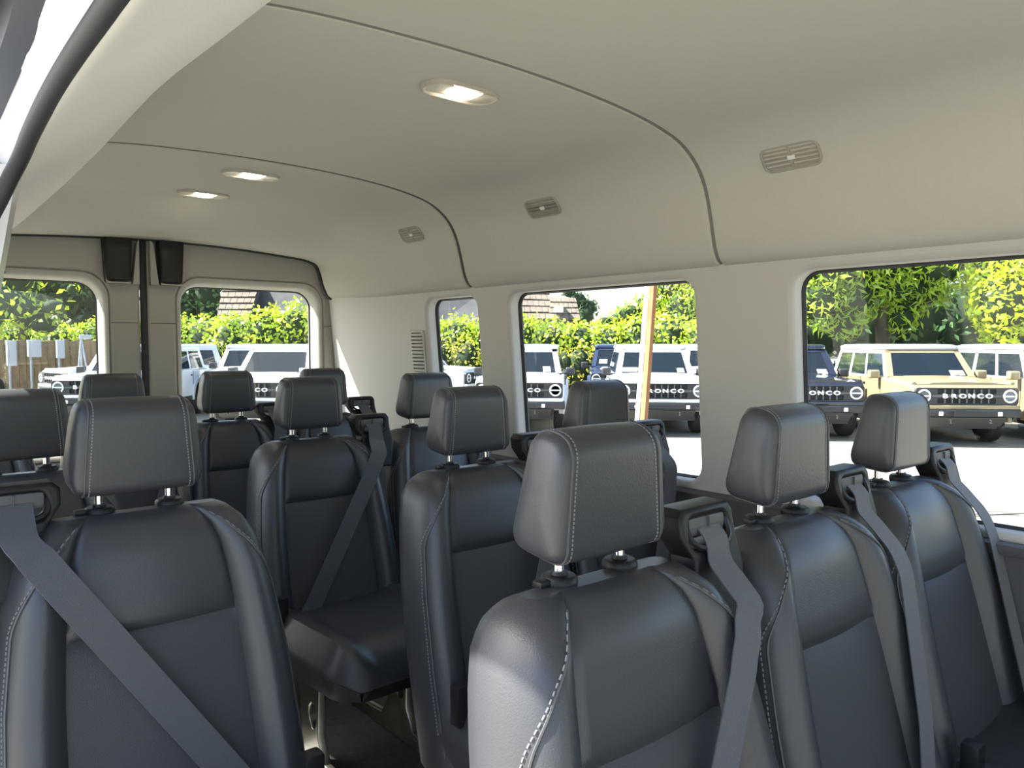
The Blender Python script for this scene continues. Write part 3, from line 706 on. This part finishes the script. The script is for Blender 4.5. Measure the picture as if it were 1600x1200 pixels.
make_car(1280, 19.5, A0, 'navy', 'navy', 'dark blue off-roader in second row behind the black one')
make_car(372, 20.0, A0 - R(12), 'white', 'white', 'white off-roader in second row with sloping windshield pillar')
make_car(1132, 20.0, A0, 'white', 'white', 'white off-roader in second row, a sliver beside the pillar')
make_car(748, 21.6, R(-28), 'white', 'white', 'white off-roader turned sideways in the narrow quarter window')
make_car(83, 20.8, R(78), 'silver', 'silver', 'silver off-roader seen from its side, left of right rear window')

# ------------------------------------------------------------------ poles
RUST = pbr('weathered_wood_pole', (.26, .095, .035), .8, noise=3, col2=(.33, .16, .07), bump=.5, bscale=30)
WPOLE = pbr('white_painted_pipe', (.78, .80, .82), .4, noise=4, amount=.15)
def pole(name, p_top, p_bot, d, r, mat, label, square=False):
    a = P(*p_top, d=d); b = P(*p_bot, d=d); dr = (b - a).normalized()
    g_ = b + dr * (b.z / -dr.z); top = a - dr * 1.6; g_.z = 0
    t = empty(name, g_, 0, label, 'pole'); a2 = top - g_
    m = MB()
    if square:
        s = r; m.loops([[Vector((x, y, 0)) + a2 * k for x, y in ((-s, -s), (s, -s), (s, s), (-s, s))] for k in (0, .2, .4, .6, .8, 1)], True, True, True)
    else: m.tube([a2 * k for k in np.linspace(0, 1, 8)], r, 14)
    m.build('shaft', mat, t, angle=30)
    MB().cyl((0, 0, .03), (0, 0, 1), r * 2.2, .06, 16).build('base_collar', asph, t)
    MB().cyl(a2 + a2.normalized() * .01, a2, r * 1.15, .05, 14).build('cap', mat, t)
pole('wooden_pole', (1021, 447), (1006.5, 650), 8.6, .031, RUST, 'rusty brown wooden pole leaning in front of white off-roader', True)
pole('white_pole', (1011, 447), (996, 650), 8.75, .026, WPOLE, 'thin white pole just left of the rusty brown pole')

# ------------------------------------------------------------------ planting
def leaves_mesh(name, pos, size, mat, nrm=None, aspect=.5, droop=.3, spread=1.0):
    n = len(pos); rng = np.random
    up = rng.normal(size=(n, 3)); up /= np.linalg.norm(up, axis=1)[:, None]
    if nrm is not None: up = up * spread + nrm; up /= np.linalg.norm(up, axis=1)[:, None]
    ax = rng.normal(size=(n, 3)); ax[:, 2] -= droop; ax -= up * (ax * up).sum(1)[:, None]; ax /= np.linalg.norm(ax, axis=1)[:, None]
    sd_ = np.cross(up, ax); L = (size * rng.uniform(.6, 1.25, n))[:, None]; Wd = L * aspect * .5
    tip = pos + ax * L - up * L * .18; mid = pos + ax * L * .45
    v = np.empty((n, 4, 3)); v[:, 0] = pos; v[:, 1] = mid + sd_ * Wd; v[:, 2] = tip; v[:, 3] = mid - sd_ * Wd
    me = bpy.data.meshes.new(name); me.vertices.add(n * 4); me.vertices.foreach_set('co', v.reshape(-1))
    me.loops.add(n * 4); me.loops.foreach_set('vertex_index', np.arange(n * 4, dtype=np.int32))
    me.polygons.add(n); me.polygons.foreach_set('loop_start', np.arange(0, n * 4, 4, dtype=np.int32)); me.update(); me.validate()
    me.materials.append(mat); return me
HEDGE = leaf_mat('hedge_leaf', (.14, .26, .015), (.40, .55, .03), (.58, .66, .06), 1.5)
HEDGE2 = leaf_mat('hedge_low_leaf', (.16, .22, .02), (.40, .42, .05), (.55, .34, .06), 2.0)
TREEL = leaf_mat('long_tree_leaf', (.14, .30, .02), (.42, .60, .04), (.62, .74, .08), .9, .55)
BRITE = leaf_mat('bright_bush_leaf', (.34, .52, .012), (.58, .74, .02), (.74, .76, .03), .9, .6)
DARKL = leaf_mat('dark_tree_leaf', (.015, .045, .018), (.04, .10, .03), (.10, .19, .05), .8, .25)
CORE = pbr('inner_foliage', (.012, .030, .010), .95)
BARK = pbr('bark', (.10, .075, .05), .9, noise=5, amount=.5, bump=.6, bscale=30)
def blob_core(m, c, r, n=10):
    rings = []
    for i in range(n + 1):
        th = math.pi * i / n
        rings.append([(c[0] + r[0] * max(math.sin(th), .02) * math.cos(a) * random.uniform(.85, 1), c[1] + r[1] * max(math.sin(th), .02) * math.sin(a) * random.uniform(.85, 1), c[2] + r[2] * math.cos(th)) for a in np.linspace(0, 2 * math.pi, 12, endpoint=False)])
    m.loops(rings, True, True, True)
def blob_leaves(blobs, dens, size):
    ps, ns = [], []
    for c, r in blobs:
        area = 4 * math.pi * ((r[0] * r[1]) ** 1.6 / 3 + (r[0] * r[2]) ** 1.6 / 3 + (r[1] * r[2]) ** 1.6 / 3) ** (1 / 1.6)
        n = int(area * dens / size ** 2); d_ = np.random.normal(size=(n, 3)); d_ /= np.linalg.norm(d_, axis=1)[:, None]
        k = np.random.uniform(.78, 1.08, n)[:, None]; k *= (1 + .12 * np.sin(d_[:, 0] * 7 + c[0]) * np.sin(d_[:, 1] * 6 + c[1] * 3) * np.cos(d_[:, 2] * 7))[:, None]
        ps.append(np.array(c) + d_ * np.array(r) * k); nn = d_ / np.array(r); ns.append(nn / np.linalg.norm(nn, axis=1)[:, None])
    return np.concatenate(ps), np.concatenate(ns)
def plant(name, base, blobs, dens, size, mat, label, cat, trunk=None, aspect=.5, droop=.4, group=None, extra=None):
    t = empty(name, base, 0, label, cat, group); b = Vector(base)
    loc = [((Vector(c) - b)[:], r) for c, r in blobs]
    p, nrm = blob_leaves(loc, dens, size)
    keep = p[:, 2] > .05
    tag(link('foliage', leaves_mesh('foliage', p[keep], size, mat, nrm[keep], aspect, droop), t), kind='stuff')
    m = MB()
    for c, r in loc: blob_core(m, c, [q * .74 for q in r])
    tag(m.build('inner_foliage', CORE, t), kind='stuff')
    if trunk:
        MB().tube([(0, 0, -.05), (.08, 0, trunk * .4), (-.05, .05, trunk * .8), (0, 0, trunk)], [.22, .17, .15, .10], 10).build('trunk', BARK, t)
    return t
def W3(px, py, d): return P(px, py, d=d)
# hedge along the back of the lot, one long clipped and shaggy planting
bl = []
for px, d, top in ((-90, 26, 500), (-30, 26, 492), (30, 26, 498), (90, 26, 505), (150, 26, 500), (215, 26, 498), (275, 24, 493), (320, 24, 494), (370, 23.2, 490), (415, 23.2, 482), (460, 23.4, 474), (505, 23.5, 478), (555, 23.5, 488), (610, 23.5, 492), (665, 23.5, 495), (715, 23.3, 494), (765, 23.2, 496), (815, 23, 494), (860, 23, 501), (905, 23, 502), (950, 22.8, 505), (995, 22.8, 495), (1045, 22.6, 490), (1095, 22.5, 500), (1150, 22.3, 500), (1205, 22, 500)):
    d += 2.2; tp = P(px, top, d=d).z; q = G(px, d)
    bl.append(((q.x, q.y, tp * .66), (.85, .85, tp * .36))); bl.append(((q.x - .2, q.y - .25, tp * .26), (.75, .75, tp * .32)))
q0 = G(600, 23.2)
plant('hedge', (q0.x, q0.y, 0), bl, 2.2, .15, HEDGE, 'long bright green hedge behind the parked vehicles', 'hedge', None, .62, .1)
# reddish yellow low growth before the hedge
bl = []
for px, d, top in ((345, 25, 530), (395, 24.6, 528), (690, 24, 527), (730, 24, 524), (770, 24, 530), (880, 23.2, 540), (905, 23.2, 535), (922, 24, 540)):
    q = G(px, d); tp = P(px, top, d=d).z; bl.append(((q.x, q.y, tp * .55), (.55, .55, tp * .46)))
q0 = G(720, 21.8)
plant('low_shrub', (q0.x, q0.y, 0), bl, .9, .13, HEDGE2, 'yellow and orange tinted shrub growth at foot of the hedge', 'shrub', None, .6, .2)
def tree(px, d, blobs, dens, size, mat, label, trunk, aspect=.45, droop=.6, name='tree'):
    q = G(px, d); B_ = []
    for bx, by, r, sq in blobs:
        c = P(bx, by, d=d); s = r * d / F; off = random.uniform(-.35, .35) * s
        cc = c + FW * off; B_.append((cc[:], (s, s, s * sq)))
    return plant(name, (q.x, q.y, 0), B_, dens, size, mat, label, 'tree', trunk, aspect, droop, 'trees beyond the lot')
tree(1380, 19.5, [(1290, 400, 75, .8), (1370, 395, 80, .8), (1455, 400, 80, .8), (1270, 470, 50, .8), (1330, 455, 60, .8), (1400, 445, 50, .7), (1440, 455, 50, .6), (1315, 500, 34, .8), (1405, 500, 26, .8), (1420, 480, 30, .5), (1330, 330, 90, .8), (1430, 330, 90, .8)], 3.2, .25, TREEL, 'broad tree with long drooping leaves behind the black and tan vehicles', 3.0, .26, 1.0)
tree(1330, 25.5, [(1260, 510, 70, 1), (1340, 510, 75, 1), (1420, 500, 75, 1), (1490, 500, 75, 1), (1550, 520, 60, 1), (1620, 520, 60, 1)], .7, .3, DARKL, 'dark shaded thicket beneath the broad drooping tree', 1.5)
tree(1570, 18.5, [(1560, 470, 52, 1.1), (1600, 420, 80, 1.0), (1580, 530, 40, .8), (1650, 480, 90, 1.1), (1640, 540, 60, .8), (1560, 410, 50, 1), (1600, 350, 80, 1)], 2.8, .17, BRITE, 'bright yellow green tree at right edge of the large window', 2.0, .5, .4)
tree(1060, 27.5, [(1050, 450, 34, 1.2), (1085, 470, 40, 1.2), (1060, 490, 40, 1.0), (1120, 440, 60, 1.2), (1030, 480, 28, 1.0)], 2.0, .16, HEDGE, 'light green tree rising behind the rusty pole', 2.5, .5, .3)
tree(985, 30, [(985, 492, 26, .8), (1010, 478, 24, .9), (965, 500, 18, .8), (945, 505, 16, .8)], 1.1, .2, TREEL, 'rounded green tree under the open patch of sky', 2.2, .5, .3)
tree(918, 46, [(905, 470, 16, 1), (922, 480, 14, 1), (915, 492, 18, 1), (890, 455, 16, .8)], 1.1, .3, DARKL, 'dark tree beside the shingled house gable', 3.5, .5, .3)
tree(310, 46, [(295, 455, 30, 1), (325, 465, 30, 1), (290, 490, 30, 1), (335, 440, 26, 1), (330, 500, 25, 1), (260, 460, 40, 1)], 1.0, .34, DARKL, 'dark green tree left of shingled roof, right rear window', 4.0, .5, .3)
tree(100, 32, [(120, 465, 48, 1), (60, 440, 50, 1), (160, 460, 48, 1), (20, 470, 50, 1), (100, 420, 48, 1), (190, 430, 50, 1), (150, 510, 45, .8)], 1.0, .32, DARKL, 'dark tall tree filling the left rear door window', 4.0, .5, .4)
tree(40, 25, [(10, 470, 36, 1.1), (45, 490, 34, .9), (20, 435, 32, 1), (85, 480, 22, .7), (70, 508, 28, .6), (-30, 480, 45, 1), (112, 452, 12, .9)], 1.0, .26, HEDGE, 'sunlit light green tree at far left in the left rear window', 2.5, .5, .5)

# ------------------------------------------------------------------ shingled house behind the hedge
SHG = pbr('wooden_shingle', (.13, .108, .085), .85, noise=6, amount=.3, bump=.4, bscale=40)
SHD = pbr('gable_shade_and_backing', (.055, .058, .065), .8, noise=3, amount=.3)  # shade of the gable face put into this dark tone; also backs the shingles
HW = pbr('house_wall', (.50, .47, .42), .8)
hq = G(620, 34); house = empty('house', (hq.x, hq.y, 0), 0, 'house with brown shingled roof rising behind the hedge', 'house')
def hp_(px, py, d): return P(px, py, d=d) - hq
sh_unit = {}
def shingles(c00, c10, c11, c01, rows, cols):
    c00, c10, c11, c01 = map(Vector, (c00, c10, c11, c01)); nn = (c10 - c00).cross(c01 - c00).normalized()
    if nn.dot(-FW) < 0: nn = -nn
    m = MB(); m.hexa([c - nn * .25 for c in (c00, c10, c11, c01)] + [c - nn * .01 for c in (c00, c10, c11, c01)]); rf = m.build('roof_slope', SHD, house, smooth=False)
    for r in range(rows):
        for c in range(-1, cols):
            o_ = .5 * (r % 2); u0 = max((c + o_ + .03) / cols, 0); u1 = min((c + 1 + o_ - .03) / cols, 1)
            if u1 - u0 < .02: continue
            v0, v1 = r / rows, min((r + 1.12) / rows, 1)
            def at(u, v): return c00 * (1 - u) * (1 - v) + c10 * u * (1 - v) + c11 * u * v + c01 * (1 - u) * v
            q = [at(u0, v0), at(u1, v0), at(u1, v1), at(u0, v1)]; j = random.uniform(0, .02)
            lo_ = [q[0] + nn * .01, q[1] + nn * .01, q[2] - nn * .005, q[3] - nn * .005]; hi_ = [q[0] + nn * (.07 + j), q[1] + nn * (.07 + j), q[2] + nn * .015, q[3] + nn * .015]
            MB().hexa(lo_ + hi_).build('shingle', SHG, rf, smooth=False)
shingles(hp_(338, 505, 30), hp_(388, 505, 30), hp_(410, 430, 33), hp_(352, 430, 33), 8, 5)
shingles(hp_(815, 500, 33), hp_(862, 500, 33), hp_(858, 452, 35.5), hp_(815, 450, 35.5), 5, 5)
shingles(hp_(858, 500, 32), hp_(907, 500, 32), hp_(899, 466, 34), hp_(860, 465, 34), 4, 6)
m = MB(); m.hexa([hp_(385, 540, 31), hp_(640, 540, 31), hp_(640, 540, 40), hp_(385, 540, 40), hp_(405, 430, 33), hp_(640, 420, 33), hp_(640, 420, 41), hp_(405, 430, 41)]); m.build('shaded_gable', SHD, house, smooth=False)  # middle of the house faces away from the sun, its shade painted dark
m = MB(); m.hexa([hp_(640, 540, 31), hp_(760, 540, 31), hp_(815, 540, 40), hp_(640, 540, 40), hp_(640, 440, 33), hp_(745, 462, 33), hp_(800, 440, 41), hp_(640, 420, 41)]); m.build('shaded_gable', SHD, house, smooth=False)
MB().tube([hp_(745, 462, 32.9), hp_(756, 492, 32.9)], .07, 6).build('barge_board', HW, house)
m = MB(); m.hexa([hp_(820, 560, 33.4), hp_(905, 560, 33.2), hp_(905, 560, 40), hp_(820, 560, 40), hp_(820, 495, 33.6), hp_(903, 495, 33.4), hp_(900, 470, 40), hp_(820, 470, 40)]); m.build('wall', HW, house, smooth=False)
m = MB(); m.hexa([hp_(340, 560, 30.6), hp_(640, 560, 31.6), hp_(640, 560, 40), hp_(340, 560, 40), hp_(340, 505, 30.6), hp_(640, 505, 31.6), hp_(640, 505, 40), hp_(340, 505, 40)]); m.build('wall', HW, house, smooth=False)
wn_ = MB().hexa([hp_(866, 488, 31.7), hp_(880, 488, 31.7), hp_(880, 488, 33), hp_(866, 488, 33), hp_(866, 478, 31.9), hp_(880, 478, 31.9), hp_(880, 478, 33), hp_(866, 478, 33)]).build('attic_vent', HW, house, smooth=False)

# ------------------------------------------------------------------ brown board fence and the pale boards standing before it (left rear window)
FEN = pbr('brown_fence_board', (.17, .12, .065), .85, noise=4, amount=.45, bump=.5, bscale=25)
PALE = pbr('pale_grey_sheet', (.27, .30, .34), .5)
fa, fb = G(-60, 23.8), G(230, 23.8); fdir = (fb - fa).normalized(); flen = (fb - fa).length; hgt = P(80, 531, d=23.8).z
fn = empty('board_fence', fa, math.atan2(fdir.y, fdir.x), 'brown board fence behind the left rear door window', 'fence')
bd = MB().rbox((0, -.012, .05), (.215, .012, hgt), .006, 1).mesh('board', FEN); k = 0; x = 0
while x < flen:
    o = link('board', bd, fn); o.location = (x, random.uniform(-.015, .015), random.uniform(-.04, .03)); x += .225
for z in (.4, hgt - .3): MB().box((0, .015, z), (flen, .07, z + .09)).build('fence_rail', FEN, fn, smooth=False)
for i in range(5): MB().box((flen * i / 4.0 - .05, .03, 0), (flen * i / 4.0 + .05, .12, hgt - .05)).build('fence_post', FEN, fn, smooth=False)
rzf = math.atan2(fdir.y, fdir.x)
for (x0, x1, y0, y1, lab) in ((10, 27, 532, 572, 'narrow pale board leaning at far left of brown fence'), (43, 66, 531, 558, 'wide pale grey board hung before the brown fence'), (88, 102, 531, 560, 'small pale board next to the white off-roader, before fence')):
    a = P(x0, y0, d=23.4); b = P(x1, y1, d=23.4); wd = (x1 - x0) / F * 23.4
    t = empty('board_sign', (a.x, a.y, 0), rzf, lab, 'board', 'pale boards before the fence')
    MB().rbox((0, -.03, b.z), (wd * .95, .0, a.z), .01).build('sheet', PALE, t)
    MB().rbox((wd * .1, .0, 0), (wd * .1 + .06, .05, a.z - .05), .008).build('post', PALE, t)
    MB().rbox((0, -.045, b.z + .02), (.05, -.03, a.z), .005).build('edge_strip', WPOLE, t)
tb = G(128, 22.8); tt = P(128, 528, d=22.8).z
st = empty('metal_stand', tb, 0, 'grey folded metal stand behind the white off-roader, left rear window', 'stand')
for dx, dy in ((-.22, -.1), (.25, -.15), (.05, .3)): MB().tube([(dx, dy, 0), (0, 0, tt)], .028, 8).build('leg', PALE, st)
MB().rbox((-.05, -.05, tt - .03), (.28, .05, tt + .09), .02).build('head', PALE, st)
MB().tube([(-.12, -.06, tt * .5), (.13, -.08, tt * .5)], .018, 6).build('brace', PALE, st)
